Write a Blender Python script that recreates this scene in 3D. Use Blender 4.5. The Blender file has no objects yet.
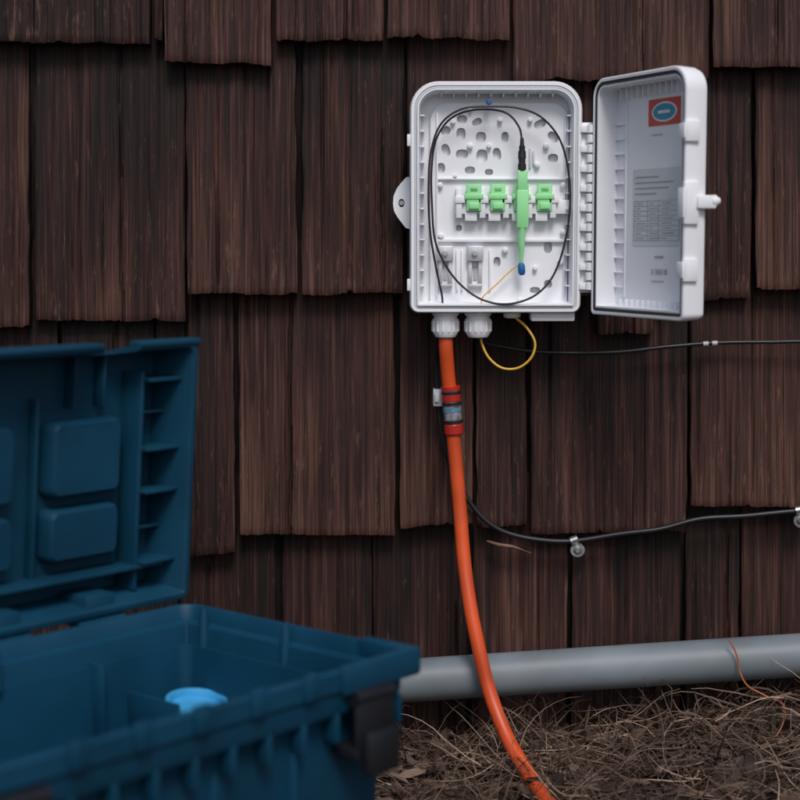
import bpy, bmesh, math, random
from mathutils import Vector, Matrix, noise, Quaternion
random.seed(7)
S=bpy.context.scene
S.view_settings.view_transform='Standard'; S.view_settings.look='None'; S.view_settings.exposure=0
# ------------------------------------------------------------------ survey
CAM=Vector((0,-2.0,0.63)); PITCH=math.radians(5.49); F=1666.67
FW=Vector((0,math.cos(PITCH),-math.sin(PITCH))); UP=Vector((0,math.sin(PITCH),math.cos(PITCH)))
def ray(px,py): return FW+Vector((1,0,0))*((px-400)/F)+UP*((400-py)/F)
def hit(px,py,p0,n):
    d=ray(px,py); return CAM+d*((p0-CAM).dot(n)/d.dot(n))
def W(px,py,y=0.0): return hit(px,py,Vector((0,y,0)),Vector((0,1,0)))
# ------------------------------------------------------------------ materials
def mat(name,col,rough=0.5,metal=0.0,var=0.12,scale=20,bump=0.0,bscale=200,spec=0.5,dirt=0.0,trans=0.0):
    m=bpy.data.materials.new(name); m.use_nodes=True; nt=m.node_tree; N=nt.nodes; L=nt.links
    b=N['Principled BSDF']; b.inputs['Roughness'].default_value=rough; b.inputs['Metallic'].default_value=metal
    b.inputs['Specular IOR Level'].default_value=spec; b.inputs['Transmission Weight'].default_value=trans
    tc=N.new('ShaderNodeTexCoord'); n=N.new('ShaderNodeTexNoise'); n.inputs['Scale'].default_value=scale; n.inputs['Detail'].default_value=4
    L.new(tc.outputs['Object'],n.inputs['Vector'])
    r=N.new('ShaderNodeValToRGB'); c=Vector(col)
    lo=c*(1-var-dirt); hi=c*(1+var)
    r.color_ramp.elements[0].position=0.3; r.color_ramp.elements[1].position=0.62
    r.color_ramp.elements[0].color=(*lo,1); r.color_ramp.elements[1].color=(*[min(1,v) for v in hi],1)
    L.new(n.outputs['Fac'],r.inputs['Fac']); L.new(r.outputs['Color'],b.inputs['Base Color'])
    mr=N.new('ShaderNodeMapRange'); mr.inputs['To Min'].default_value=max(0,rough-0.1); mr.inputs['To Max'].default_value=min(1,rough+0.12)
    L.new(n.outputs['Fac'],mr.inputs['Value']); L.new(mr.outputs['Result'],b.inputs['Roughness'])
    if bump>0:
        n2=N.new('ShaderNodeTexNoise'); n2.inputs['Scale'].default_value=bscale; n2.inputs['Detail'].default_value=2
        L.new(tc.outputs['Object'],n2.inputs['Vector'])
        bp=N.new('ShaderNodeBump'); bp.inputs['Strength'].default_value=bump; bp.inputs['Distance'].default_value=0.001
        L.new(n2.outputs['Fac'],bp.inputs['Height']); L.new(bp.outputs['Normal'],b.inputs['Normal'])
    return m
M_white=mat('white_abs_plastic',(0.83,0.845,0.89),0.38,var=0.03,scale=9)
M_white2=mat('white_inner_plastic',(0.82,0.835,0.885),0.45,var=0.03,scale=14)
M_grey=mat('grey_plastic',(0.42,0.44,0.47),0.5,var=0.08)
M_gasket=mat('pale_gasket',(0.60,0.62,0.66),0.5,var=0.05)
M_dark=mat('dark_recess',(0.08,0.085,0.10),0.7)
M_black=mat('black_rubber',(0.010,0.010,0.013),0.42)
M_fiber=mat('dark_fiber_jacket',(0.022,0.014,0.020),0.4)
M_seal=mat('seal_rubber',(0.02,0.02,0.025),0.6)
M_green=mat('green_connector',(0.32,0.78,0.36),0.4,var=0.05)
M_blueT=mat('blue_tip',(0.01,0.12,0.34),0.4)
M_yellow=mat('yellow_fiber',(0.72,0.42,0.05),0.4)
M_orange=mat('orange_hdpe',(0.62,0.078,0.016),0.42,var=0.16,scale=12,bump=0.1,bscale=90,dirt=0.14)
M_red=mat('red_ring',(0.40,0.022,0.014),0.3)
M_clear=mat('clear_coupler',(0.20,0.20,0.22),0.15,var=0.55,scale=160)
M_steel=mat('steel',(0.55,0.55,0.56),0.32,metal=0.9,var=0.2,scale=60)
M_pipe=mat('grey_pvc_pipe',(0.17,0.20,0.225),0.5,var=0.15,scale=7,bump=0.15,bscale=60,dirt=0.22)
M_tool=mat('blue_toolbox_plastic',(0.0025,0.044,0.088),0.52,var=0.18,scale=10,spec=0.3)
M_tool2=mat('blue_toolbox_lid_plastic',(0.0025,0.042,0.082),0.55,var=0.18,scale=10,spec=0.3)
M_latch=mat('black_latch',(0.006,0.007,0.010),0.5)
M_cyan=mat('light_blue_plastic',(0.05,0.33,0.62),0.4)
M_label=mat('paper_label',(0.66,0.68,0.71),0.6,var=0.03)
M_ink=mat('label_ink',(0.34,0.35,0.38),0.7)
M_lred=mat('label_red',(0.62,0.05,0.03),0.4,var=0.05)
M_lblue=mat('label_blue',(0.02,0.28,0.45),0.4,var=0.05)
M_lwhite=mat('label_white',(0.80,0.82,0.84),0.5,var=0.02)

def wood():
    m=bpy.data.materials.new('stained_cedar_shingle'); m.use_nodes=True; nt=m.node_tree; N=nt.nodes; L=nt.links
    b=N['Principled BSDF']
    tc=N.new('ShaderNodeTexCoord'); at=N.new('ShaderNodeAttribute'); at.attribute_name='info'  # x=tone y=seed z=height01
    sep=N.new('ShaderNodeSeparateXYZ'); L.new(at.outputs['Vector'],sep.inputs[0])
    off=N.new('ShaderNodeCombineXYZ')
    mm=N.new('ShaderNodeMath'); mm.operation='MULTIPLY'; mm.inputs[1].default_value=37.0; L.new(sep.outputs['Y'],mm.inputs[0])
    for s in 'XYZ': L.new(mm.outputs[0],off.inputs[s])
    add=N.new('ShaderNodeVectorMath'); add.operation='ADD'; L.new(tc.outputs['Object'],add.inputs[0]); L.new(off.outputs[0],add.inputs[1])
    def nz(sc,det=3,rough=0.6,dist=0.0):
        mp=N.new('ShaderNodeMapping'); mp.inputs['Scale'].default_value=sc; L.new(add.outputs[0],mp.inputs['Vector'])
        n=N.new('ShaderNodeTexNoise'); n.inputs['Scale'].default_value=1; n.inputs['Detail'].default_value=det; n.inputs['Roughness'].default_value=rough; n.inputs['Distortion'].default_value=dist
        L.new(mp.outputs[0],n.inputs['Vector']); return n.outputs['Fac']
    fine=nz((520,30,8),2,0.7); mid=nz((170,20,2.6),2,0.6,0.3); broad=nz((24,8,4),2,0.55,0.4); wear=nz((190,60,26),4,0.75)
    def mul(a,k):
        x=N.new('ShaderNodeMath'); x.operation='MULTIPLY'; L.new(a,x.inputs[0])
        if isinstance(k,float): x.inputs[1].default_value=k
        else: L.new(k,x.inputs[1])
        return x.outputs[0]
    def ad(a,k):
        x=N.new('ShaderNodeMath'); x.operation='ADD'; L.new(a,x.inputs[0])
        if isinstance(k,float): x.inputs[1].default_value=k
        else: L.new(k,x.inputs[1])
        return x.outputs[0]
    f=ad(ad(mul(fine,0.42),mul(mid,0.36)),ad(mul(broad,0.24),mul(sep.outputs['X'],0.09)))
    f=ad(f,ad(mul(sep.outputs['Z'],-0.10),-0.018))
    r=N.new('ShaderNodeValToRGB'); L.new(f,r.inputs['Fac']); e=r.color_ramp.elements
    e[0].position=0.36; e[0].color=(0.0052,0.0028,0.0024,1)
    e[1].position=0.46; e[1].color=(0.021,0.0083,0.0064,1)
    x=e.new(0.54); x.color=(0.048,0.0188,0.0140,1)
    x=e.new(0.67); x.color=(0.118,0.058,0.043,1)
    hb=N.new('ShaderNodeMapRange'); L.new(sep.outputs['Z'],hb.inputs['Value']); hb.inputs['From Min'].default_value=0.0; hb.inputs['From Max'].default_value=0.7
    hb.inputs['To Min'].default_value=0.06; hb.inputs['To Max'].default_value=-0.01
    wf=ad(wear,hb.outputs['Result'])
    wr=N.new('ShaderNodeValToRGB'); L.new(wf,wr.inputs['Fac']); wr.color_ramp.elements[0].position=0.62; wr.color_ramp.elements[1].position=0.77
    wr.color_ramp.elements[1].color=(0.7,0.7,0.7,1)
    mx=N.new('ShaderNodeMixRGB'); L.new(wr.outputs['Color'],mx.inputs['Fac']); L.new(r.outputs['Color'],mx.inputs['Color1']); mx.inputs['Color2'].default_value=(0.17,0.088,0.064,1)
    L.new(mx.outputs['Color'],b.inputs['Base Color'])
    b.inputs['Roughness'].default_value=0.66; b.inputs['Specular IOR Level'].default_value=0.28
    bp=N.new('ShaderNodeBump'); bp.inputs['Strength'].default_value=1.0; bp.inputs['Distance'].default_value=0.0014
    L.new(fine,bp.inputs['Height']); L.new(bp.outputs['Normal'],b.inputs['Normal'])
    return m
M_wood=wood()

# ------------------------------------------------------------------ mesh helpers
def empty(name,parent=None):
    o=bpy.data.objects.new(name,None); S.collection.objects.link(o); o.empty_display_size=0.05
    if parent: o.parent=parent
    return o
def finish(bm,name,m,parent=None,angle=35,recalc=True):
    if recalc: bmesh.ops.recalc_face_normals(bm,faces=bm.faces)
    me=bpy.data.meshes.new(name); bm.to_mesh(me); bm.free()
    ms=m if isinstance(m,(list,tuple)) else [m]
    for q in ms: me.materials.append(q)
    for p in me.polygons: p.use_smooth=True
    me.set_sharp_from_angle(angle=math.radians(angle))
    o=bpy.data.objects.new(name,me); S.collection.objects.link(o)
    if parent: o.parent=parent
    return o
def rrect(a0,a1,b0,b1,r,n=8):
    if not isinstance(r,(tuple,list)): r=(r,)*4   # order: (a1,b1),(a0,b1),(a0,b0),(a1,b0)
    pts=[]; lim=min(a1-a0,b1-b0)/2*0.995
    cs=[(a1,b1,0),(a0,b1,90),(a0,b0,180),(a1,b0,270)]
    for (a,b,st),rr in zip(cs,r):
        rr=min(max(rr,0.0003),lim)
        ca=a-rr if a==a1 else a+rr; cb=b-rr if b==b1 else b+rr
        for i in range(n+1):
            t=math.radians(st+90*i/n); pts.append((ca+rr*math.cos(t),cb+rr*math.sin(t)))
    return pts
def loft_bm(bm,loops,cap0=True,cap1=True):
    vs=[[bm.verts.new(p) for p in l] for l in loops]
    n=len(vs[0])
    for A,B in zip(vs,vs[1:]):
        for i in range(n): bm.faces.new((A[i],A[(i+1)%n],B[(i+1)%n],B[i]))
    if cap0: bm.faces.new(vs[0][::-1])
    if cap1: bm.faces.new(vs[-1])
def rr_loft(mp,rect,r,levels,bm=None,cap0=True,cap1=True,n=8):
    own=bm or bmesh.new()
    a0,a1,b0,b1=rect; R=r if isinstance(r,(tuple,list)) else (r,)*4
    loops=[]
    for ins,c in levels:
        loops.append([mp(a,b,c) for a,b in rrect(a0+ins,a1-ins,b0+ins,b1-ins,[max(q-ins,0.0008) for q in R],n)])
    loft_bm(own,loops,cap0,cap1); return own
def box_bm(bm,mp,a,b,c,bev=0.0):
    t=bmesh.new(); bmesh.ops.create_cube(t,size=1)
    for v in t.verts:
        v.co=Vector((a[0]+(v.co.x+.5)*(a[1]-a[0]), b[0]+(v.co.y+.5)*(b[1]-b[0]), c[0]+(v.co.z+.5)*(c[1]-c[0])))
    if bev>0: bmesh.ops.bevel(t,geom=list(t.edges),offset=bev,segments=2,affect='EDGES',profile=0.5)
    vm={}
    for v in t.verts: vm[v]=bm.verts.new(mp(*v.co))
    for f in t.faces: bm.faces.new([vm[v] for v in f.verts])
    t.free()
def cyl_bm(bm,p0,p1,prof,seg=24):
    p0=Vector(p0);p1=Vector(p1); ax=(p1-p0).normalized()
    s=ax.orthogonal().normalized(); q=ax.cross(s)
    loops=[]
    for t,r in prof:
        c=p0.lerp(p1,t); loops.append([c+s*(r*math.cos(2*math.pi*i/seg))+q*(r*math.sin(2*math.pi*i/seg)) for i in range(seg)])
    loft_bm(bm,loops)
def spline(pts,k=10,closed=False):
    P=[Vector(p) for p in pts]; out=[]
    n=len(P); rng=n if closed else n-1
    for i in range(rng):
        if closed: p0,p1,p2,p3=P[(i-1)%n],P[i],P[(i+1)%n],P[(i+2)%n]
        else: p0=P[i-1] if i else P[0]*2-P[1]; p1=P[i];p2=P[i+1];p3=P[i+2] if i+2<n else P[n-1]*2-P[n-2]
        for j in range(k):
            t=j/k; out.append(0.5*((2*p1)+(p2-p0)*t+(2*p0-5*p1+4*p2-p3)*t*t+(3*p1-p0-3*p2+p3)*t**3))
    if not closed: out.append(P[-1])
    return out
def sweep_bm(bm,path,r,seg=12,closed=False,rf=None):
    n=len(path); tang=[]
    for i in range(n):
        a=path[(i-1)%n] if (closed or i>0) else path[i]; b=path[(i+1)%n] if (closed or i<n-1) else path[i]
        tang.append((b-a).normalized())
    s=tang[0].orthogonal().normalized(); rings=[]
    for i in range(n):
        if i:
            s=tang[i-1].rotation_difference(tang[i])@s; s=(s-tang[i]*s.dot(tang[i])).normalized()
        q=tang[i].cross(s); rr=rf(i/(n-1))*r if rf else r
        rings.append([bm.verts.new(path[i]+s*(rr*math.cos(2*math.pi*j/seg))+q*(rr*math.sin(2*math.pi*j/seg))) for j in range(seg)])
    pairs=list(zip(rings,rings[1:]))+([(rings[-1],rings[0])] if closed else [])
    for A,B in pairs:
        for j in range(seg): bm.faces.new((A[j],A[(j+1)%seg],B[(j+1)%seg],B[j]))
    if not closed: bm.faces.new(rings[0][::-1]); bm.faces.new(rings[-1])
def tube(name,pts,r,m,parent=None,k=10,seg=12,closed=False,rf=None):
    bm=bmesh.new(); sweep_bm(bm,spline(pts,k,closed),r,seg,closed,rf); return finish(bm,name,m,parent,60)

# ------------------------------------------------------------------ shingle wall
BUTT=-0.034
def build_wall():
    verts=[];faces=[];info=[]
    def shingle(x0,x1,zb,zt,step,nr,yb=BUTT,tilt=0.0):
        seed=random.random(); tone=random.uniform(0.1,0.95); sd=seed*100
        xc=(x0+x1)/2
        if xc<-0.22: tone-=0.35+random.random()*0.2   # vignette darkening painted into the tone of the left-hand boards
        yb+=random.uniform(-0.005,0.003); cup=random.uniform(-0.0015,0.002)
        nc=max(3,int((x1-x0)/step)); base=len(verts)
        lean=random.uniform(-0.003,0.003); sl=random.uniform(-0.004,0.004)+tilt
        crack=[(random.uniform(0.12,0.88),random.uniform(0.3,1.0),random.uniform(0.0012,0.0035)) for _ in range(random.choice([0,1,1,2]))]
        chips=[(random.random(),random.uniform(0.003,0.008),random.uniform(0.0015,0.004)) for _ in range(random.choice([0,1,1,2]))]
        H=zt-zb
        for j in range(nr+1):
            t=(j/nr)**1.3
            for i in range(nc+1):
                u=i/nc; x=x0+(x1-x0)*u+lean*t
                edge=noise.noise(Vector((x*30,sd,1)))*0.0030+noise.noise(Vector((x*420,sd,2)))*0.0012+noise.noise(Vector((x*170,sd,4)))*0.0010
                for cu,cw,ch in chips:
                    dd=abs(u-cu)*(x1-x0)
                    if dd<cw: edge+=ch*(1-dd/cw)
                z=zb+H*t+(1-t)**3*edge+(1-t)*(sl*(u-.5))
                if i==0: x+=noise.noise(Vector((z*25,sd,5)))*0.0016
                if i==nc: x+=noise.noise(Vector((z*25,sd,6)))*0.0016
                y=yb+( -0.007-yb)*min(1,t*H/0.31)
                g=noise.noise(Vector((x*260,z*5,sd)))*0.0010+noise.noise(Vector((x*75,z*3,sd+9)))*0.0018+noise.noise(Vector((x*14,z*5,sd+3)))*0.0024
                gr=noise.noise(Vector((x*170,z*2.5,sd+20)))
                if gr>0.27: g+=(gr-0.27)*0.007
                y+=g+cup*((2*u-1)**2)
                for cu,cl,cd in crack:
                    dx=abs(x-(x0+(x1-x0)*cu)-noise.noise(Vector((z*12,sd,7)))*0.004)
                    if dx<0.0015 and t<cl: y+=cd*1.3
                d=min(u,1-u)*(x1-x0)
                if d<0.003: y+=(0.003-d)*0.5
                if j==0: y+=0.0016
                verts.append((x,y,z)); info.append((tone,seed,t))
        for j in range(nr):
            for i in range(nc):
                a=base+j*(nc+1)+i; faces.append((a,a+1,a+nc+2,a+nc+1))
        bb=len(verts)
        for i in range(nc+1):
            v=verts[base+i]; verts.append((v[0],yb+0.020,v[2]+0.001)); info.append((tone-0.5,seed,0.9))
        for i in range(nc): faces.append((base+i+1,base+i,bb+i,bb+i+1))
        for side in (0,nc):
            sb=len(verts)
            for j in range(nr+1):
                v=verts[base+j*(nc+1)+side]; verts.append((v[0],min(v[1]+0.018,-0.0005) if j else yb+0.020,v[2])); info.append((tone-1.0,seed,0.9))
            for j in range(nr):
                a=base+j*(nc+1)+side; b=a+nc+1
                f=(a,b,sb+j+1,sb+j); faces.append(f if side==0 else f[::-1])
    rows=[
     [(-160,-60,48),(-58,150,42),(153,163,40),(164,272,63),(275,384,40),(387,510,38),(512,710,79),(712,812,67),(815,960,60)],
     [(-180,-50,320),(-48,30,327),(33,185,321),(187,298,294),(301,403,294),(406,520,300),(523,593,296),(596,655,334),(657,752,300),(755,860,289),(863,990,296)],
     [(-170,-60,560),(-58,60,548),(62,186,550),(189,236,554),(239,396,535),(399,474,527),(476,528,527),(530,688,533),(690,838,507),(841,960,512)],
     [(-160,-40,790),(-38,70,785),(72,178,790),(181,278,788),(281,372,780),(374,468,786),(471,567,778),(570,680,782),(683,738,776),(741,860,780),(863,980,776)]]
    exT=[W(400,-190).z, W(400,60).z, W(400,302).z, W(400,533).z]
    ext=[]
    for ri,row in enumerate(rows):
        for (a,b,py) in row:
            p0=W(a+1.0,py,BUTT); p1=W(b-1.0,py,BUTT)
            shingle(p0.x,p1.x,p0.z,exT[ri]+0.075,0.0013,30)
        ext.append((W(row[0][0],row[0][2],BUTT).x,W(row[-1][1],0,BUTT).x,W(400,row[4][2],BUTT).z,exT[ri]+0.075))
    zr=exT[0]-0.01
    def fill(xa,xb,zb,zt):
        x=xa
        while x<xb-0.03:
            w=random.uniform(0.08,0.19); x2=min(x+w,xb)
            if xb-x2<0.04: x2=xb
            shingle(x+0.0015,x2-0.0015,zb+random.uniform(-0.015,0.015),zt,0.005,8); x=x2
    for (xa,xb,zb,zt) in ext:
        fill(-2.6,xa,zb,zt); fill(xb,2.6,zb,zt)
    z=zr
    while z<2.4:
        fill(-2.6,2.6,z,z+0.36); z+=0.285
    b=len(verts)
    for p in [(-2.6,0,-0.05),(2.6,0,-0.05),(2.6,0,z+0.05),(-2.6,0,z+0.05),(-2.6,0.12,-0.05),(2.6,0.12,-0.05),(2.6,0.12,z+0.05),(-2.6,0.12,z+0.05)]:
        verts.append(p); info.append((-1.2,0.3,0.9))
    for f in [(0,1,2,3),(5,4,7,6),(4,0,3,7),(1,5,6,2),(3,2,6,7),(4,5,1,0)]: faces.append(tuple(b+i for i in f))
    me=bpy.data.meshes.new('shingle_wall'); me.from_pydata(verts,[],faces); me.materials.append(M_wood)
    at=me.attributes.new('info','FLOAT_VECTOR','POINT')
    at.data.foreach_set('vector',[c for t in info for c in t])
    for p in me.polygons: p.use_smooth=True
    me.set_sharp_from_angle(angle=math.radians(50))
    o=bpy.data.objects.new('shingle_wall',me); S.collection.objects.link(o)
build_wall()

# ------------------------------------------------------------------ ground
def mound(x,y):
    near=math.exp(-((y+0.02)/0.20)**2)
    m=0.014+0.052*max(0,min(1,(x-0.02)/0.5))
    if x<0: m=0.014
    return m*near+0.010*noise.noise(Vector((x*7,y*7,0)))*math.exp(-(y/1.5)**2)
def build_ground():
    def axis():
        s=[]; x=-3.0
        while x<=3.0: s.append(x); x+=0.03
        g=3.0; st=0.3
        while g<40: g+=st; st*=1.5; s.append(g); s.insert(0,-g)
        return s
    xs=axis(); ys=axis()
    vs=[(x,y,mound(x,y)) for y in ys for x in xs]; n=len(xs)
    fs=[(j*n+i,j*n+i+1,(j+1)*n+i+1,(j+1)*n+i) for j in range(len(ys)-1) for i in range(n-1)]
    me=bpy.data.meshes.new('ground'); me.from_pydata(vs,[],fs)
    m=mat('soil',(0.042,0.028,0.021),0.95,var=0.5,scale=14,bump=1.0,bscale=120)
    me.materials.append(m)
    for p in me.polygons: p.use_smooth=True
    S.collection.objects.link(bpy.data.objects.new('ground',me))
build_ground()

def straw_mat():
    m=bpy.data.materials.new('dry_grass_straw'); m.use_nodes=True; nt=m.node_tree;N=nt.nodes;L=nt.links
    b=N['Principled BSDF']; a=N.new('ShaderNodeAttribute'); a.attribute_name='tone'
    r=N.new('ShaderNodeValToRGB'); L.new(a.outputs['Fac'],r.inputs['Fac']); e=r.color_ramp.elements
    e[0].color=(0.022,0.012,0.009,1); e[1].color=(0.46,0.33,0.24,1); x=e.new(0.5); x.color=(0.088,0.054,0.038,1); x=e.new(0.8); x.color=(0.19,0.125,0.09,1)
    L.new(r.outputs['Color'],b.inputs['Base Color']); b.inputs['Roughness'].default_value=0.7
    return m
def build_straw():
    R=random.Random(3); vs=[];fs=[];tone=[]
    def strand(p,yaw,pitch,ln,r,tn,curl):
        d=Vector((math.cos(yaw)*math.cos(pitch),math.sin(yaw)*math.cos(pitch),math.sin(pitch)))
        n=7; prev=None; pos=Vector(p)
        ax=Vector((R.gauss(0,1),R.gauss(0,1),R.gauss(0,1.2))).normalized()
        for i in range(n+1):
            rr=r*(1-0.75*i/n)
            s=d.orthogonal().normalized(); q=d.cross(s)
            b=len(vs)
            for k in range(3):
                a=2.094*k; vs.append(pos+s*(rr*math.cos(a))+q*(rr*math.sin(a))); tone.append(tn)
            if prev is not None:
                for k in range(3): fs.append((prev+k,prev+(k+1)%3,b+(k+1)%3,b+k))
            prev=b
            pos=pos+d*(ln/n); d=(Quaternion(ax,curl/n+R.gauss(0,0.12))@d)
            gz=mound(pos.x,pos.y)+0.001
            if pos.z<gz: pos.z=gz; d.z=abs(d.z)*0.3
            if pos.y>-0.04: pos.y=-0.04
            elif pos.z>gz+0.05: d.z-=0.25; 
            d.normalize()
    for i in range(7500):
        x=R.uniform(-0.35,1.1) if i%5 else R.uniform(-1.4,1.4)
        y=-abs(R.gauss(0,0.16))-0.04
        m=mound(x,y); h=R.random()**2*(0.012+0.030*max(0,min(1,(x)/0.4)))
        # tufts: density and height follow a clump noise
        c=noise.noise(Vector((x*16,y*16,3.3)))
        if c<-0.05 and R.random()<0.5: continue
        h*=1+max(0,c)*1.6
        strand((x,y,m+h),R.uniform(0,6.28),R.gauss(0.08,0.35),R.uniform(0.03,0.15),R.choice([0.0005,0.0007,0.0009,0.0014]),min(1,max(0,R.gauss(0.46+0.30*c,0.28))),R.gauss(0,2.8))
    for i in range(1300):
        x=R.uniform(-0.4,1.1); y=-abs(R.gauss(0,0.18))-0.04; z=mound(x,y)+R.random()*0.016+0.002
        l=R.uniform(0.006,0.026); w=l*R.uniform(0.2,0.5); q=Quaternion((R.gauss(0,.6),R.gauss(0,.6),1),R.uniform(0,6.28))
        b=len(vs); tn=R.uniform(0,0.8)
        for a in [(-l,0,0),(-l*.3,-w,.002),(l*.5,-w*.8,0.003),(l,0,0.001),(l*.4,w,.003),(-l*.4,w*.9,.002)]:
            v=q@Vector(a)+Vector((x,y,z)); vs.append(v); tone.append(tn)
        fs.append(tuple(range(b,b+6)))
    me=bpy.data.meshes.new('dry_grass'); me.from_pydata(vs,[],fs); me.materials.append(straw_mat())
    at=me.attributes.new('tone','FLOAT','POINT'); at.data.foreach_set('value',tone)
    S.collection.objects.link(bpy.data.objects.new('dry_grass',me))
build_straw()

# ------------------------------------------------------------------ junction box
JB=empty('fiber_junction_box')
YF=-0.100; YB=-0.036; YP=-0.078
def wm(a,b,c): return Vector((a,c,b))   # a=x b=z c=y
def rectpx(x0,y0,x1,y1,y):
    a=W(x0,y1,y); b=W(x1,y0,y); return (a.x,b.x,a.z,b.z)
R0=rectpx(410,81,583,313,YF)
rad=(0.032,0.032,0.010,0.010)
bm=rr_loft(wm,R0,rad,[(0.004,YB),(0.002,YB-0.004),(0.0022,YF+0.022),(-0.0005,YF+0.020),(0.0,YF+0.003),(0.0015,YF),(0.0045,YF),(0.0050,YF+0.0025),(0.0078,YF+0.0025),(0.0083,YF-0.002),(0.0098,YF-0.002),(0.0105,YF+0.004),(0.013,YP+0.007)],n=10)
finish(bm,'housing',M_white,JB)
path=[Vector((a,YF+0.0022,b)) for a,b in rrect(R0[0]+.0064,R0[1]-.0064,R0[2]+.0064,R0[3]-.0064,[q-.0064 for q in rad],10)]
bm=bmesh.new(); sweep_bm(bm,path,0.0012,8,True); finish(bm,'seal',M_gasket,JB)
bm=bmesh.new()
z=R0[2]+0.03
while z<R0[3]-0.035:
    box_bm(bm,wm,(R0[0]+0.0115,R0[0]+0.0165),(z,z+0.0014),(YF+0.008,YP+0.006),0.0003)
    box_bm(bm,wm,(R0[1]-0.0165,R0[1]-0.0115),(z,z+0.0014),(YF+0.008,YP+0.006),0.0003); z+=0.0175
x=R0[0]+0.035
while x<R0[1]-0.03:
    box_bm(bm,wm,(x,x+0.0014),(R0[3]-0.0165,R0[3]-0.0115),(YF+0.008,YP+0.006),0.0003); x+=0.014
finish(bm,'ribs',M_white,JB)
RP=rectpx(430,103,569,305,YP)
bm=rr_loft(wm,RP,(0.020,0.020,0.004,0.004),[(0.0006,YP+0.0035),(0,YP+0.003),(0,YP+0.0005),(0.0006,YP)],n=6)
plate=finish(bm,'mounting_plate',M_white2,JB)
holes=[(462,119,5,4,0),(477,122,5,3.5,30),(446,131,5,4,50),(461,134,4.5,6,0),(481,137,5,5,0),(446,150,4,6,20),(462,154,6,4.5,0),(482,156,5.5,6.5,0),(497,154,4,6,10),(441,168,4,5,0),(470,170,5,3.5,0),(505,137,3.5,5,0),(540,124,6,4,25),(553,137,4,6,40),(553,158,5,4,0),(489,172,4,3,0),(459,228,3,3,0),(548,247,4,6,0),(497,262,3.5,5,0),(548,284,4,4,0),(535,290,5,3,0)]
bm=bmesh.new()
for (hx,hy,ra,rb,rot) in holes:
    c=W(hx,hy,YP); k=0.00118; loops=[]
    for yy in (YP-0.002,YP+0.006):
        l=[]
        for i in range(16):
            t=2*math.pi*i/16; ct,st=math.cos(t),math.sin(t)
            ex=math.copysign(abs(ct)**0.8,ct)*ra*k; ez=math.copysign(abs(st)**0.8,st)*rb*k; rr=math.radians(rot)
            l.append(Vector((c.x+ex*math.cos(rr)-ez*math.sin(rr),yy,c.z+ex*math.sin(rr)+ez*math.cos(rr))))
        loops.append(l)
    loft_bm(bm,loops)
cut=finish(bm,'cut',M_white2)
md=plate.modifiers.new('b','BOOLEAN'); md.object=cut; md.operation='DIFFERENCE'; md.solver='EXACT'
dg=bpy.context.evaluated_depsgraph_get(); me=bpy.data.meshes.new_from_object(plate.evaluated_get(dg)); plate.modifiers.clear(); plate.data=me
bpy.data.objects.remove(cut)
for p in me.polygons: p.use_smooth=False
bm=bmesh.new()
for (hx,hy,r) in [(470,146,3),(453,122,2.5),(489,146,2.5),(530,120,2.5),(546,146,3),(440,185,3),(563,185,3),(441,236,3),(563,232,3),(520,300,3),(470,110,2),(537,165,3),(455,176,2),(500,120,2.5),(505,250,3),(560,262,3),(535,268,2.5)]:
    c=W(hx,hy,YP); cyl_bm(bm,(c.x,YP+0.001,c.z),(c.x,YP-0.006,c.z),[(0,r*.00115),(0.9,r*.00105),(1,r*.0007)],14)
for (a,b,c2,d) in [(437,239,566,242),(437,178,566,180),(436,113,438,296),(563,113,565,296)]:
    r=rectpx(a,b,c2,d,YP); box_bm(bm,wm,(r[0],r[1]),(r[2],r[3]),(YP-0.0045,YP+0.001),0.0004)
for (hx,hy) in [(457,264),(462,264),(490,264)]:
    r=rectpx(hx-1,250,hx+1,290,YP); box_bm(bm,wm,(r[0],r[1]),(r[2],r[3]),(YP-0.004,YP+0.001),0.0003)
finish(bm,'plate_bosses',M_white2,JB)
bm=bmesh.new(); r=rectpx(529,148,535,168,YP); box_bm(bm,wm,(r[0],r[0]+.0022),(r[2],r[3]),(YP-0.003,YP+0.001),0.0004); box_bm(bm,wm,(r[0]+.0040,r[0]+.0062),(r[2]+.003,r[3]-.003),(YP-0.003,YP+0.001),0.0004); finish(bm,'slot_inserts',M_gasket,JB)
bm=bmesh.new()
for (hx,hy) in [(445,253),(475,253)]:
    c=W(hx,hy,YP-0.012); cyl_bm(bm,(c.x,YP-0.009,c.z),(c.x,YP-0.013,c.z),[(0,0.0034),(0.7,0.0034),(1,0.0026)],18)
for hx in (445,475):
    r=rectpx(hx-8,246,hx+8,261,YP); box_bm(bm,wm,(r[0],r[1]),(r[2],r[3]),(YP-0.009,YP+0.001),0.0008)
    for k2 in (-7,3):
        r=rectpx(hx+k2,261,hx+k2+4,288,YP); box_bm(bm,wm,(r[0],r[1]),(r[2],r[3]),(YP-0.005,YP-0.0005),0.0005)
    r=rectpx(hx-7,284,hx+7,288,YP); box_bm(bm,wm,(r[0],r[1]),(r[2],r[3]),(YP-0.006,YP-0.0007),0.0005)
finish(bm,'cable_clamps',mat('zinc',(0.62,0.63,0.66),0.35,metal=0.5,var=0.15,scale=40),JB)
bm=bmesh.new()
for hx in (445,475):
    c=W(hx,253,YP-0.012); 
    box_bm(bm,wm,(c.x-0.0022,c.x+0.0022),(c.z-0.0004,c.z+0.0004),(YP-0.0134,YP-0.0120)); box_bm(bm,wm,(c.x-0.0004,c.x+0.0004),(c.z-0.0022,c.z+0.0022),(YP-0.0135,YP-0.0120))
    r=rectpx(hx-1.8,266,hx+1.8,280,YP); box_bm(bm,wm,(r[0],r[1]),(r[2],r[3]),(YP-0.0012,YP+0.001))
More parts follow.
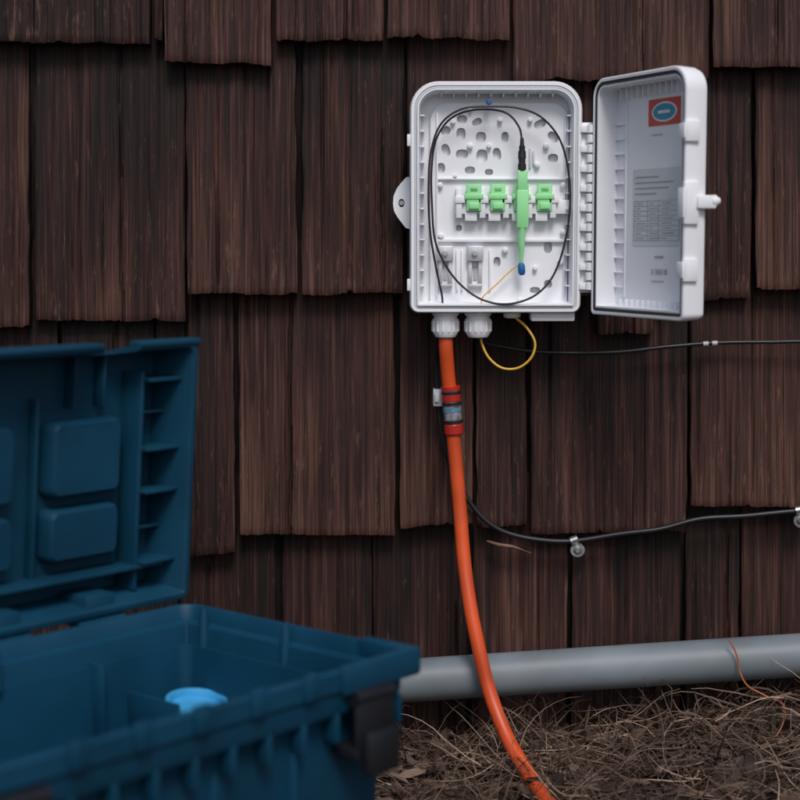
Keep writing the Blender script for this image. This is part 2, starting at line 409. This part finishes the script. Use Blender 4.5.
finish(bm,'screw_slots',M_grey,JB)
bm=bmesh.new()
r=rectpx(455,200,570,214,YP-0.008); box_bm(bm,wm,(r[0],r[1]),(r[2],r[3]),(YP-0.010,YP+0.001),0.0008)
for i in range(5):
    for hx in [456+i*23.5]:
        r=rectpx(hx,188,hx+6,218,YP-0.012); box_bm(bm,wm,(r[0],r[1]),(r[2],r[3]),(YP-0.014,YP+0.001),0.0008)
        r=rectpx(hx-1,196,hx+9,203,YP-0.014); box_bm(bm,wm,(r[0],r[1]),(r[2],r[3]),(YP-0.0155,YP-0.009),0.0006)
for i in range(4):
    hx=463+i*23.5
    r=rectpx(hx+2,212,hx+14,221,YP-0.012); box_bm(bm,wm,(r[0],r[1]),(r[2],r[3]),(YP-0.012,YP+0.001),0.0008)
finish(bm,'adapter_rail',M_white,JB)
bm=bmesh.new(); bm2=bmesh.new()
for hx in (474,498,521.5,545):
    y=YP-0.016
    r=rectpx(hx-7.5,184,hx+7.5,211,y); box_bm(bm,wm,(r[0],r[1]),(r[2],r[3]),(YP-0.0155,YP-0.006),0.0009)
    r=rectpx(hx-9.5,194,hx+9.5,199,y); box_bm(bm,wm,(r[0],r[1]),(r[2],r[3]),(YP-0.0168,YP-0.007),0.0006)
    r=rectpx(hx-5,203,hx+5,209,y); box_bm(bm,wm,(r[0],r[1]),(r[2],r[3]),(YP-0.0180,YP-0.007),0.0006)
    r=rectpx(hx-3.5,187.5,hx+3.5,191,y); box_bm(bm2,wm,(r[0],r[1]),(r[2],r[3]),(YP-0.0162,YP-0.011),0.0006)
M_green2=mat('mid_green_slot',(0.16,0.50,0.20),0.5)
finish(bm,'fiber_adapters',M_green,JB); finish(bm2,'adapter_slots',M_green2,JB)
yc=YF-0.001
P=lambda a,b,y=yc: W(a,b,y)
bm=bmesh.new()
r=rectpx(516.5,190,528.5,228,yc); box_bm(bm,wm,(r[0],r[1]),(r[2],r[3]),(yc-0.005,yc+0.006),0.0012)
r=rectpx(517.5,170,527.5,191,yc); box_bm(bm,wm,(r[0],r[1]),(r[2],r[3]),(yc-0.004,yc+0.005),0.0010)
cyl_bm(bm,P(522,227),P(521,263,yc+.006),[(0,0.0050),(0.15,0.0042),(0.2,0.0046),(0.35,0.0036),(0.4,0.0040),(0.6,0.0030),(1,0.0022)],16)
finish(bm,'fiber_connector',M_green,JB)
bm=bmesh.new(); cyl_bm(bm,P(521,262,yc+.006),P(522,275,yc+.007),[(0,0.0020),(0.3,0.0042),(0.8,0.0042),(1,0.0028)],16); finish(bm,'connector_tip',M_blueT,JB)
bm=bmesh.new(); cyl_bm(bm,P(522,171),P(522,138,yc+.002),[(0,0.0048),(0.2,0.0048),(0.22,0.0040),(0.36,0.0040),(0.38,0.0046),(0.6,0.0044),(0.62,0.0034),(0.75,0.0036),(0.77,0.0026),(1,0.0020)],18); finish(bm,'connector_boot',M_black,JB)
y1=YF+0.003
lp=[(522,140,yc+.002),(519,127,yc+.003),(508,114,y1),(490,109.5,y1),(468,111,y1),(449,120,y1),(436,140,y1),(431.5,170,y1),(432,205,y1),(435,240,y1),(446,266,y1),(462,286,y1),(483,300,y1-.003),(508,304,y1-.006),(534,296,y1-.005),(553,276,y1-.002),(565,242,y1),(570,205,y1),(568,168,y1-.001),(559,138,y1-.002),(541,117,y1-.003),(518,108,y1-.004),(490,106.5,y1-.004),(462,109,y1-.004),(441,124,y1-.004),(431,152,y1-.004),(428.5,190,y1-.004),(430,230,y1-.002),(435,262,y1),(439,282,y1+.002),(442,296,y1+.005),(443,312,y1+.012)]
tube('fiber_loop',[W(*p) for p in lp],0.00125,M_fiber,JB,k=8,seg=10)
yl=[(522,272,yc+.007),(518,266,yc+.010),(508,273,yc+.012),(498,283,yc+.012),(488,292,yc+.012),(482,299,yc+.012),(480,312,yc+.02)]
tube('fiber_pigtail',[W(*p) for p in yl],0.0008,M_yellow,JB,k=8,seg=8)
bm=bmesh.new(); c=W(489,102,YF+0.004); cyl_bm(bm,(c.x,YF+0.010,c.z),(c.x,YF+0.001,c.z),[(0,0.003),(0.8,0.003),(1,0.002)],14); finish(bm,'top_plug',M_blueT,JB)
bm=bmesh.new()
for hy in (140,285):
    r=rectpx(407,hy-6,413,hy+6,YF); box_bm(bm,wm,(r[0],r[1]),(r[2],r[3]),(YF+0.002,YF+0.02),0.001)
finish(bm,'side_nubs',M_white,JB)
def ear(x0,side,name):
    ye=-0.060; pts=[(0,174),(-6,178),(-14,188),(-17.5,196),(-18,204),(-17,211),(-13,218),(-6,227),(0,234)]
    c=W(x0-9.5*side,203,ye)
    bm=bmesh.new()
    poly=[W(x0+p[0]*side,p[1],ye) for p in pts]
    n=36; hole=[]; outer=[]; cx,cz=c.x,c.z
    for i in range(n):
        t=2*math.pi*i/n; d=Vector((math.cos(t),0,math.sin(t))); best=None
        for A,B in zip(poly,poly[1:]+poly[:1]):
            e=B-A; den=d.x*e.z-d.z*e.x
            if abs(den)<1e-9: continue
            s=((A.x-cx)*e.z-(A.z-cz)*e.x)/den; q=((A.x-cx)*d.z-(A.z-cz)*d.x)/den
            if s>0 and -1e-6<=q<=1+1e-6 and (best is None or s<best): best=s
        outer.append(Vector((cx+d.x*best,0,cz+d.z*best))); hole.append(Vector((cx+d.x*0.0035,0,cz+d.z*0.0048)))
    L=[[Vector((p.x,y,p.z)) for p in ring] for ring,y in ((hole,ye+0.004),(hole,ye),(outer,ye),(outer,ye+0.004),(hole,ye+0.004))]
    loft_bm(bm,L,False,False); bmesh.ops.remove_doubles(bm,verts=bm.verts,dist=1e-6)
    box_bm(bm,wm,(W(x0,0,ye).x-0.001,W(x0,0,ye).x+0.008),(poly[-1].z,poly[0].z),(ye-0.002,ye+0.015),0.001)
    finish(bm,name,M_white,JB)
ear(411,1,'mounting_ear')
bm=bmesh.new(); c=W(401.5,203,-0.05); cyl_bm(bm,(c.x,-0.030,c.z),(c.x,-0.056,c.z),[(0,0.003),(1,0.0028)],14); finish(bm,'ear_screw',M_steel,JB)
bm=bmesh.new(); bm2=bmesh.new()
hz0=W(590,291,YF).z; hz1=W(590,124,YF).z; HX=W(590,200,YF).x
nk=17; dz=(hz1-hz0)/nk
for i in range(nk):
    a=hz0+i*dz; cyl_bm(bm,(HX,YF-0.001,a+dz*0.10),(HX,YF-0.001,a+dz*0.90),[(0,0.0040),(0.05,0.0046),(0.95,0.0046),(1,0.0040)],14)
    if i%2==0: box_bm(bm,wm,(R0[1]-0.002,HX),(a+dz*0.15,a+dz*0.85),(YF-0.002,YF+0.004),0.0004)
cyl_bm(bm2,(HX,YF-0.001,hz0),(HX,YF-0.001,hz1),[(0,0.002),(1,0.002)],10)
box_bm(bm,wm,(R0[1]-0.001,HX+0.004),(hz0-0.002,hz1+0.002),(YF+0.005,YF+0.008),0.0005)
finish(bm,'hinge',M_white,JB); finish(bm2,'hinge_pin',M_grey,JB)
bm=bmesh.new(); bmr=bmesh.new()
yg=-0.074
for gx in (445.5,478):
    a=W(gx,309,yg); b=W(gx,337,yg)
    cyl_bm(bm,a,b,[(0,0.0155),(0.22,0.0155),(0.23,0.0135),(0.34,0.0135),(0.35,0.0152),(0.82,0.0150),(1,0.0115)],28)
    cc=W(gx,326,yg)
    for i in range(14):
        t=2*math.pi*i/14; q=Vector((math.cos(t),math.sin(t),0))*0.0150
        cyl_bm(bm,cc+q+Vector((0,0,0.006)),cc+q-Vector((0,0,0.006)),[(0,0.0012),(1,0.0012)],6)
    cyl_bm(bmr,b+Vector((0,0,0.001)),b-Vector((0,0,0.0012)),[(0,0.0095),(1,0.0085)],20)
r=rectpx(530,308,574,321,-0.08); box_bm(bm,wm,(r[0],r[1]),(r[2],r[3]),(-0.092,-0.06),0.0025)
cyl_bm(bm,W(512,309,yg),W(512,318,yg),[(0,0.010),(0.8,0.010),(1,0.008)],20)
finish(bm,'cable_glands',M_white,JB); finish(bmr,'gland_rubber',M_dark,JB)

# ---- door
AL=math.radians(66.5)
DU=Vector((math.cos(AL),-math.sin(AL),0)); DWn=Vector((-math.sin(AL),-math.cos(AL),0)); DO=Vector((HX+0.001,YF-0.001,0))
def dm(u,v,w): return DO+DU*(u+0.004)+DWn*w+Vector((0,0,v))
DR=(0,0.190,R0[2]-0.001,R0[3]+0.001); DD=0.028
drad=(0.026,0.022,0.006,0.008)
bm=rr_loft(dm,DR,drad,[(0.008,-DD),(0.003,-DD+0.003),(0.001,-DD+0.008),(0,-0.004),(0,0.0005),(0.0012,0.0015),(0.0040,0.0015),(0.0045,-0.002),(0.0075,-0.002),(0.0080,0.0),(0.0100,0.0),(0.0108,-DD+0.0035)],n=10)
finish(bm,'door',M_white,JB)
path=[dm(a,b,-0.0005) for a,b in rrect(DR[0]+.006,DR[1]-.006,DR[2]+.006,DR[3]-.006,[max(q-.006,.002) for q in drad],10)]
bm=bmesh.new(); sweep_bm(bm,path,0.0017,8,True); finish(bm,'door_seal',M_seal,JB)
bm=bmesh.new()
u=0.026
while u<0.170:
    box_bm(bm,dm,(u,u+0.0016),(DR[3]-0.024,DR[3]-0.0102),(-DD+0.003,-DD+0.010),0.0004)
    box_bm(bm,dm,(u,u+0.0016),(DR[2]+0.0102,DR[2]+0.018),(-DD+0.003,-DD+0.008),0.0004); u+=0.0115
v=DR[2]+0.03
while v<DR[3]-0.04:
    box_bm(bm,dm,(0.0102,0.028),(v,v+0.0018),(-DD+0.003,-DD+0.006),0.0004); v+=0.0165
box_bm(bm,dm,(0.031,0.0325),(DR[2]+0.02,DR[3]-0.03),(-DD+0.003,-DD+0.0055),0.0004)
finish(bm,'door_ribs',M_white,JB)
bm=bmesh.new()
zl=lambda py: hit(700,py,dm(0.19,0,0),DU).z
for py,h in ((131,0.011),(203,0.022),(270,0.012)):
    z=zl(py); box_bm(bm,dm,(0.188,0.1935),(z-h,z+h),(-0.014,0.004),0.0015)
    box_bm(bm,dm,(0.182,0.1935),(z-h*.7,z+h*.7),(0.0010,0.0055),0.001)
z=zl(199)
box_bm(bm,dm,(0.189,0.197),(z-0.010,z+0.004),(-0.033,-0.010),0.002)
cyl_bm(bm,dm(0.192,z-0.002,-0.027),dm(0.192,z-0.002,-0.038),[(0,0.006),(0.6,0.0065),(0.65,0.005),(1,0.004)],16)
finish(bm,'door_latches',M_white,JB)
wL=-DD+0.0035
def duv(px,py):
    p=hit(px,py,dm(0,0,wL),DWn); q=p-DO; return (q.dot(DU)-0.004,q.z)
def quad(name,x0,y0,x1,y1,w,m,rr=0.001):
    xm=(x0+x1)/2; ym=(y0+y1)/2
    u0=duv(x0,ym)[0];u1=duv(x1,ym)[0];v0=duv(xm,y1)[1];v1=duv(xm,y0)[1]
    bm=rr_loft(dm,(u0,u1,v0,v1),rr,[(0,wL+w-0.0004),(0,wL+w)],n=6); return finish(bm,name,m,JB),(u0,u1,v0,v1)
def oval(name,cx,cy,rx,ry,w,m):
    u,v=duv(cx,cy); du=abs(duv(cx+rx,cy)[0]-duv(cx-rx,cy)[0])/2; dv=ry*0.00112
    bm=bmesh.new(); loft_bm(bm,[[dm(u+du*math.cos(t*math.pi/16),v+dv*math.sin(t*math.pi/16),wL+q) for t in range(32)] for q in (w-0.0004,w)])
    finish(bm,name,m,JB)
quad('brand_sticker',649,98,681,125,0.0006,M_lred)
oval('sticker_oval_rim',665,111.5,12.5,9.5,0.0009,M_lwhite)
oval('sticker_oval',665,111.5,11,7.8,0.0012,M_lblue)
_,q=quad('sticker_word',659,110,671,113,0.0015,M_lwhite,0.0006)
_,q=quad('paper_label',633,168,682,246,0.0005,M_label,0.002)
def strips(name,q,rows,cols,w,x=None):
    u0,u1,v0,v1=q; bm=bmesh.new(); t=0.00035
    for i in range(rows+1):
        v=v0+(v1-v0)*i/rows; box_bm(bm,dm,(u0,u1),(v-t/2,v+t/2),(wL+w,wL+w+0.0002))
    for cfr in cols:
        u=u0+(u1-u0)*cfr; box_bm(bm,dm,(u-t,u+t),(v0,v1),(wL+w,wL+w+0.0003))
    finish(bm,name,M_ink,JB)
u0,u1,v0,v1=q
strips('label_table',(u0+.004,u1-.004,v0+.006,v1-.035),8,(0,0.3,0.55,1),0.0006)
R=random.Random(5); bm=bmesh.new()
def txt(u0,u1,v,h,w,bm=bm):
    u=u0
    while u<u1:
        l=R.uniform(0.001,0.004); box_bm(bm,dm,(u,min(u+l,u1)),(v,v+h),(wL+w,wL+w+0.0002)); u+=l+0.0009
for i in range(8):
    for a in (0.05,0.35,0.62): txt(u0+.004+(u1-u0-.008)*a,u0+.004+(u1-u0-.008)*(a+0.2*R.random()+.06),v0+.008+(v1-v0-.041)*i/8,0.0011,0.0006)
for i,(f) in enumerate((0.55,0.9,0.8,0.5)): txt(u0+.006,u0+.006+(u1-u0-.014)*f,v1-.010-.006*i,0.0017,0.0006)
q2=duv(655,258); txt(q2[0],q2[0]+.018,q2[1],.0022,.0006); 
for i in range(22):
    u=duv(652,272)[0]+i*0.0014; a=duv(660,272)[1]
    if R.random()<0.75: box_bm(bm,dm,(u,u+R.choice([.0005,.0009])),(a-.003,a+.003),(wL+.0006,wL+.0008))
a=duv(652,280); txt(a[0],a[0]+.024,a[1]-.002,.0014,.0006)
a=duv(652,134); txt(a[0],a[0]+.022,a[1]-.002,.0010,.0006)
finish(bm,'label_print',M_ink,JB)

# ------------------------------------------------------------------ orange conduit
OC=empty('orange_conduit')
pth=[(445.5,332,-.074),(446,350,-.074),(448,375,-.068),(450,395,-.064),(453,430,-.063),(456,465,-.064),(460,510,-.068),(464,560,-.078),(470,605,-.094),(478,645,-.107),(489,690,-.118),(506,735,-.145),(527,772,-.185),(548,802,-.235),(575,832,-.290),(610,860,-.36)]
tube('conduit_tube',[W(*p) for p in pth],0.0083,M_orange,OC,k=10,seg=20)
a=W(450.5,386,-.065); b=W(454,434,-.063)
def ring(name,t0,t1,r,m,prof=None):
    bm=bmesh.new(); cyl_bm(bm,a.lerp(b,t0),a.lerp(b,t1),[(0,r*.92),(.1,r),(.9,r),(1,r*.92)],28); finish(bm,name,m,OC)
ring('coupler_body',0.02,0.97,0.0104,M_clear)
ring('coupler_ring_red_1',0.0,0.10,0.0112,M_red); ring('coupler_ring_red_2',0.78,1.0,0.0114,M_red)
ring('coupler_ring_red_3',0.17,0.32,0.0112,M_red)
ring('coupler_band_1',0.11,0.16,0.0116,M_black); ring('coupler_band_2',0.33,0.385,0.0116,M_black); ring('coupler_band_3',0.70,0.77,0.0116,M_black)
ring('coupler_blue',0.44,0.54,0.0108,mat('coupler_blue',(0.10,0.22,0.34),0.3,var=0.3,scale=200))
# ------------------------------------------------------------------ cables
yel=[(512,314,-.074),(516,318,-.076),(527,328,-.082),(535,343,-.084),(531,358,-.082),(518,368,-.078),(502,368,-.076),(489,358,-.073),(482,344,-.073),(481,336,-.074),(480,330,-.074)]
tube('yellow_fiber_cable',[W(*p) for p in yel],0.0015,M_yellow,None,seg=10)
bc=[(479,332,-.074),(484,342,-.064),(498,346,-.050),(530,351,-.043),(570,353,-.041),(620,352,-.040),(665,347,-.040),(715,343,-.040),(770,342,-.040),(830,342,-.041),(960,350,-.041),(1300,356,-.041)]
BC=empty('black_cable'); tube('cable',[W(*p) for p in bc],0.0023,M_black,BC,seg=10)
bm=bmesh.new(); a=W(703,344,-.040); b=W(718,343,-.040)
for t in (0.0,0.6): cyl_bm(bm,a.lerp(b,t),a.lerp(b,t+0.35),[(0,.0029),(1,.0029)],14)
finish(bm,'cable_marker',M_grey,BC)
bc2=[(438,340,-.066),(437,356,-.052),(437,380,-.047),(440,420,-.046),(447,455,-.045),(460,486,-.044),(474,508,-.042),(490,524,-.042),(510,534,-.041),(540,540,-.040),(574,541,-.040),(620,534,-.041),(660,529,-.041),(700,519,-.041),(745,516,-.041),(797,511,-.041),(860,508,-.042),(1300,500,-.042)]
BC2=empty('black_cable.001'); tube('cable',[W(*p) for p in bc2],0.0031,M_black,BC2,seg=10)
def pclip(px,py,name,rot=0.0):
    c=W(px,py,-.041); bm=bmesh.new(); w=0.0045
    def sv(x,a,b):
        return Vector((c.x+x*math.cos(rot)+b*math.sin(rot),c.y-a,c.z-x*math.sin(rot)+b*math.cos(rot)))
    front=[(math.cos(t)*.0048,math.sin(t)*.0048) for t in [math.radians(170-i*20) for i in range(12)]]+[(-.001,-.008)]
    L=[]
    for i,(a,b) in enumerate(front):
        L.append([sv(-w,a,b),sv(w,a,b),sv(w,a-.0011,b-(.0004)),sv(-w,a-.0011,b-(.0004))])
    loft_bm(bm,L)
    cyl_bm(bm,sv(0,-.003,-.013),sv(0,-.0005,-.013),[(0,.0085),(1,.0085)],28)
    cyl_bm(bm,sv(0,-.001,-.013),sv(0,.0035,-.013),[(0,.0048),(.5,.0048),(1,.0028)],20)
    finish(bm,name,M_steel)
pclip(574,540,'cable_clip',-0.35); pclip(799,510,'cable_clip.001',-0.2)
bm=bmesh.new(); r=rectpx(433,389,444,406,-.052); box_bm(bm,wm,(r[0],r[1]),(r[2],r[3]),(-.058,-.030),0.0015)
r=rectpx(434.5,393,439,402,-.056); box_bm(bm,wm,(r[0],r[1]),(r[2],r[3]),(-.061,-.056),0.001)
finish(bm,'cable_clip.002',M_grey)
M_twig=mat('bark_splinter',(0.16,0.09,0.065),0.8,var=0.3,scale=80)
tube('wood_splinter',[W(*p) for p in [(487,541,-.030),(500,545,-.036),(514,547,-.040),(531,553,-.038)]],0.0016,M_twig,None,seg=6,rf=lambda t:0.3+1.2*math.sin(math.pi*min(1,t+.12)))
# ------------------------------------------------------------------ grey pipe
a=W(400,681,-.068); b=W(800,655,-.068); d=(b-a).normalized()
bm=bmesh.new(); p0=a-d*1.6; p1=b+d*1.6
cyl_bm(bm,p0,p1,[(0,.0255),(1,.0255)],64)
finish(bm,'grey_drain_pipe',M_pipe)
vine=[(730,640,-.096),(737,656,-.099),(740,672,-.100),(748,686,-.104),(766,696,-.11),(784,706,-.12),(781,728,-.125),(768,744,-.13),(740,752,-.13),(705,757,-.13),(670,768,-.14)]
tube('orange_wire',[W(*p) for p in vine],0.0010,mat('wire_orange',(0.36,0.11,0.04),0.6),None,seg=6)

# ------------------------------------------------------------------ toolbox
TB=empty('toolbox')
TB_B=Vector((-0.212,-0.360,0)); TU=Vector((-0.655,-0.7556,0)); TW=Vector((0.7556,-0.655,0))
TL=0.50; TWd=0.298; ZR=0.270
def tm(u,w,z): return TB_B+TU*u+TW*w+Vector((0,0,z))
bm=rr_loft(tm,(0,TL,0,TWd),0.022,[(0.034,0.004),(0.030,0.010),(0.022,0.205),(0.020,0.228),(0.006,0.230),(0.004,0.236),(0.003,0.250),(0.0,0.252),(0.0,ZR-0.002),(0.002,ZR),(0.006,ZR),(0.008,ZR-0.003),(0.010,ZR-0.014),(0.020,ZR-0.016),(0.026,0.200),(0.030,0.02)],n=8)
finish(bm,'body',M_tool,TB)
bm=bmesh.new()
rr_loft(tm,(0.024,TL-0.024,0.024,TWd-0.024),0.015,[(0,0.166),(0,0.236),(0.003,0.236),(0.005,0.170)],bm=bm)
box_bm(bm,tm,(0.100,0.104),(0.03,0.10),(0.168,0.205),0.001)
box_bm(bm,tm,(0.03,0.30),(0.150,0.154),(0.168,0.195),0.001)
for (u,w) in ((0.020,0.045),(0.018,0.155),(0.25,0.028)):
    cyl_bm(bm,tm(u,w,0.236),tm(u,w,0.274),[(0,0.006),(0.7,0.0045),(1,0.003)],12)
for (u,w) in ((0.14,0.03),(0.21,0.26)):
    box_bm(bm,tm,(u,u+0.005),(w-0.012,w+0.012),(0.17,0.24),0.001)
finish(bm,'tray',M_tool,TB)
bm=bmesh.new()
u=0.012
while u<TL-0.01:
    box_bm(bm,tm,(u,u+0.005),(TWd-0.020,TWd-0.0045),(0.206,0.231),0.0008); u+=0.040
w=0.03
while w<TWd-0.02:
    box_bm(bm,tm,(0.0045,0.020),(w,w+0.005),(0.206,0.231),0.0008); w+=0.03
for u in (0.125,0.185,0.245,0.305,0.365): box_bm(bm,tm,(u,u+0.016),(TWd-0.003,TWd+0.004),(0.252,0.274),0.002)
box_bm(bm,tm,(-0.004,0.095),(TWd-0.006,TWd+0.004),(0.247,0.2725),0.003)
box_bm(bm,tm,(-0.006,0.010),(TWd-0.06,TWd+0.003),(0.247,0.2722),0.003)
for u in (0.10,0.19,0.27,0.36): box_bm(bm,tm,(u+0.03,u+0.036),(TWd-0.032,TWd-0.018),(0.02,0.206),0.001)
finish(bm,'rim_ribs',M_tool,TB)
bm=bmesh.new()
for o in (0.035,0.40):
    box_bm(bm,tm,(o+0.003,o+0.050),(TWd+0.002,TWd+0.010),(0.196,0.250),0.004)
    box_bm(bm,tm,(o+0.005,o+0.046),(TWd+0.008,TWd+0.020),(0.176,0.215),0.005)
    cyl_bm(bm,tm(o+0.003,TWd+0.004,0.243),tm(o+0.050,TWd+0.004,0.243),[(0,0.007),(1,0.007)],16)
    box_bm(bm,tm,(o+0.005,o+0.050),(TWd-0.022,TWd+0.008),(0.190,0.200),0.002)
finish(bm,'latches',M_latch,TB)
LH=0.258
def lm(u,v,w): return TB_B+TU*(u-0.010*v/LH)+TW*(w+0.010*v/LH)+Vector((0,0,ZR+0.004+v))
bm=rr_loft(lm,(0,TL,0,LH),(0.02,0.016,0.008,0.008),[(0.016,-0.068),(0.012,-0.064),(0.003,-0.012),(0.0,-0.010),(0.0,0.0),(0.002,0.001),(0.006,0.001),(0.008,-0.002),(0.014,-0.052)],n=6)
lid=finish(bm,'lid',M_tool2,TB)
bm=bmesh.new(); box_bm(bm,lm,(0.078,0.118),(LH-0.011,LH+0.02),(-0.09,0.03)); box_bm(bm,lm,(0.27,0.31),(LH-0.011,LH+0.02),(-0.09,0.03)); cut=finish(bm,'cut',M_tool2)
md=lid.modifiers.new('b','BOOLEAN'); md.object=cut; md.solver='EXACT'
dg=bpy.context.evaluated_depsgraph_get(); me=bpy.data.meshes.new_from_object(lid.evaluated_get(dg)); lid.modifiers.clear(); lid.data=me; bpy.data.objects.remove(cut)
me.set_sharp_from_angle(angle=math.radians(35))
bm=bmesh.new()
def pad(u0,u1,v0,v1,h=0.022):
    rr_loft(lm,(u0,u1,v0,v1),0.010,[(0,-0.053),(0.001,-0.052+h-0.004),(0.004,-0.052+h)],bm=bm,n=5)
for k in (0,0.125,0.25):
    pad(0.066+k,0.150+k,0.112,0.186); pad(0.066+k,0.150+k,0.050,0.102)
box_bm(bm,lm,(0.048,0.053),(0.012,LH-0.03),(-0.053,-0.022),0.0015)
box_bm(bm,lm,(0.159,0.163),(0.03,LH-0.05),(-0.053,-0.040),0.0015)
box_bm(bm,lm,(0.02,TL-0.02),(0.034,0.038),(-0.053,-0.016),0.0015)
for v in (0.218,0.150,0.108,0.038): box_bm(bm,lm,(0.008,0.050),(v,v+0.004),(-0.053,-0.012),0.0012)
for v in (0.185,0.07): box_bm(bm,lm,(0.008,0.050),(v,v+0.003),(-0.053,-0.034),0.0012)
for u in (0.085,0.12,0.28): box_bm(bm,lm,(u,u+0.003),(0.196,LH-0.012),(-0.053,-0.036),0.001)
box_bm(bm,lm,(0.120,0.245),(LH-0.004,LH+0.002),(-0.02,0.004),0.002)
box_bm(bm,lm,(0.000,0.076),(LH-0.004,LH+0.002),(-0.016,0.004),0.002)
for u in (0.09,0.20,0.33):
    box_bm(bm,lm,(u,u+0.035),(-0.012,0.02),(-0.045,-0.004),0.003)
finish(bm,'lid_ribs',M_tool2,TB)
bm=bmesh.new()
for u in (0.09,0.20,0.33): cyl_bm(bm,tm(u-0.01,-0.006,ZR-0.004),tm(u+0.045,-0.006,ZR-0.004),[(0,0.007),(1,0.007)],14)
finish(bm,'lid_hinges',M_tool,TB)
# blue container cap lying on the tray floor
c0=hit(196,710,Vector((0,0,0.184)),Vector((0,0,1)))
ax=Vector((0.10,-0.10,1)).normalized()
bm=bmesh.new(); sg=36; s=ax.orthogonal().normalized(); q=ax.cross(s); loops=[]
for h,r in ((-0.010,0.027),(-0.010,0.029),(-0.008,0.030),(0.009,0.030),(0.011,0.0290),(0.011,0.0265),(0.009,0.0255),(0.004,0.0250),(0.004,0.006)):
    loops.append([c0+ax*h+(s*math.cos(2*math.pi*i/sg)+q*math.sin(2*math.pi*i/sg))*(r+(0.0006 if (i%2 and r>=0.03) else 0)) for i in range(sg)])
loft_bm(bm,loops); finish(bm,'blue_plastic_cap',M_cyan,None)

# ------------------------------------------------------------------ light
w=bpy.data.worlds.new('World'); S.world=w; w.use_nodes=True; nt=w.node_tree
sd=Vector((0.12,-0.62,0.78)).normalized()
el=math.asin(sd.z); rot=math.atan2(sd.x,sd.y)
sk=nt.nodes.new('ShaderNodeTexSky'); sk.sky_type='NISHITA'; sk.sun_disc=False; sk.sun_elevation=el; sk.sun_rotation=rot; sk.dust_density=3; sk.air_density=1.0
bg=nt.nodes['Background']; bg.inputs['Strength'].default_value=0.10; nt.links.new(sk.outputs[0],bg.inputs['Color'])
l=bpy.data.lights.new('sun','SUN'); l.energy=1.8; l.angle=math.radians(20); l.color=(1,0.975,0.95)
lo=bpy.data.objects.new('sun',l); S.collection.objects.link(lo); lo.rotation_euler=sd.to_track_quat('Z','Y').to_euler(); lo.location=(2,-3,4)
# ------------------------------------------------------------------ camera
c=bpy.data.cameras.new('camera'); c.lens=75; c.sensor_width=36; c.clip_start=0.05; c.clip_end=300
c.dof.use_dof=True; c.dof.focus_distance=1.92; c.dof.aperture_fstop=3.6
co=bpy.data.objects.new('camera',c); S.collection.objects.link(co); co.location=CAM; co.rotation_euler=(math.radians(90)-PITCH,0,0)
S.camera=co
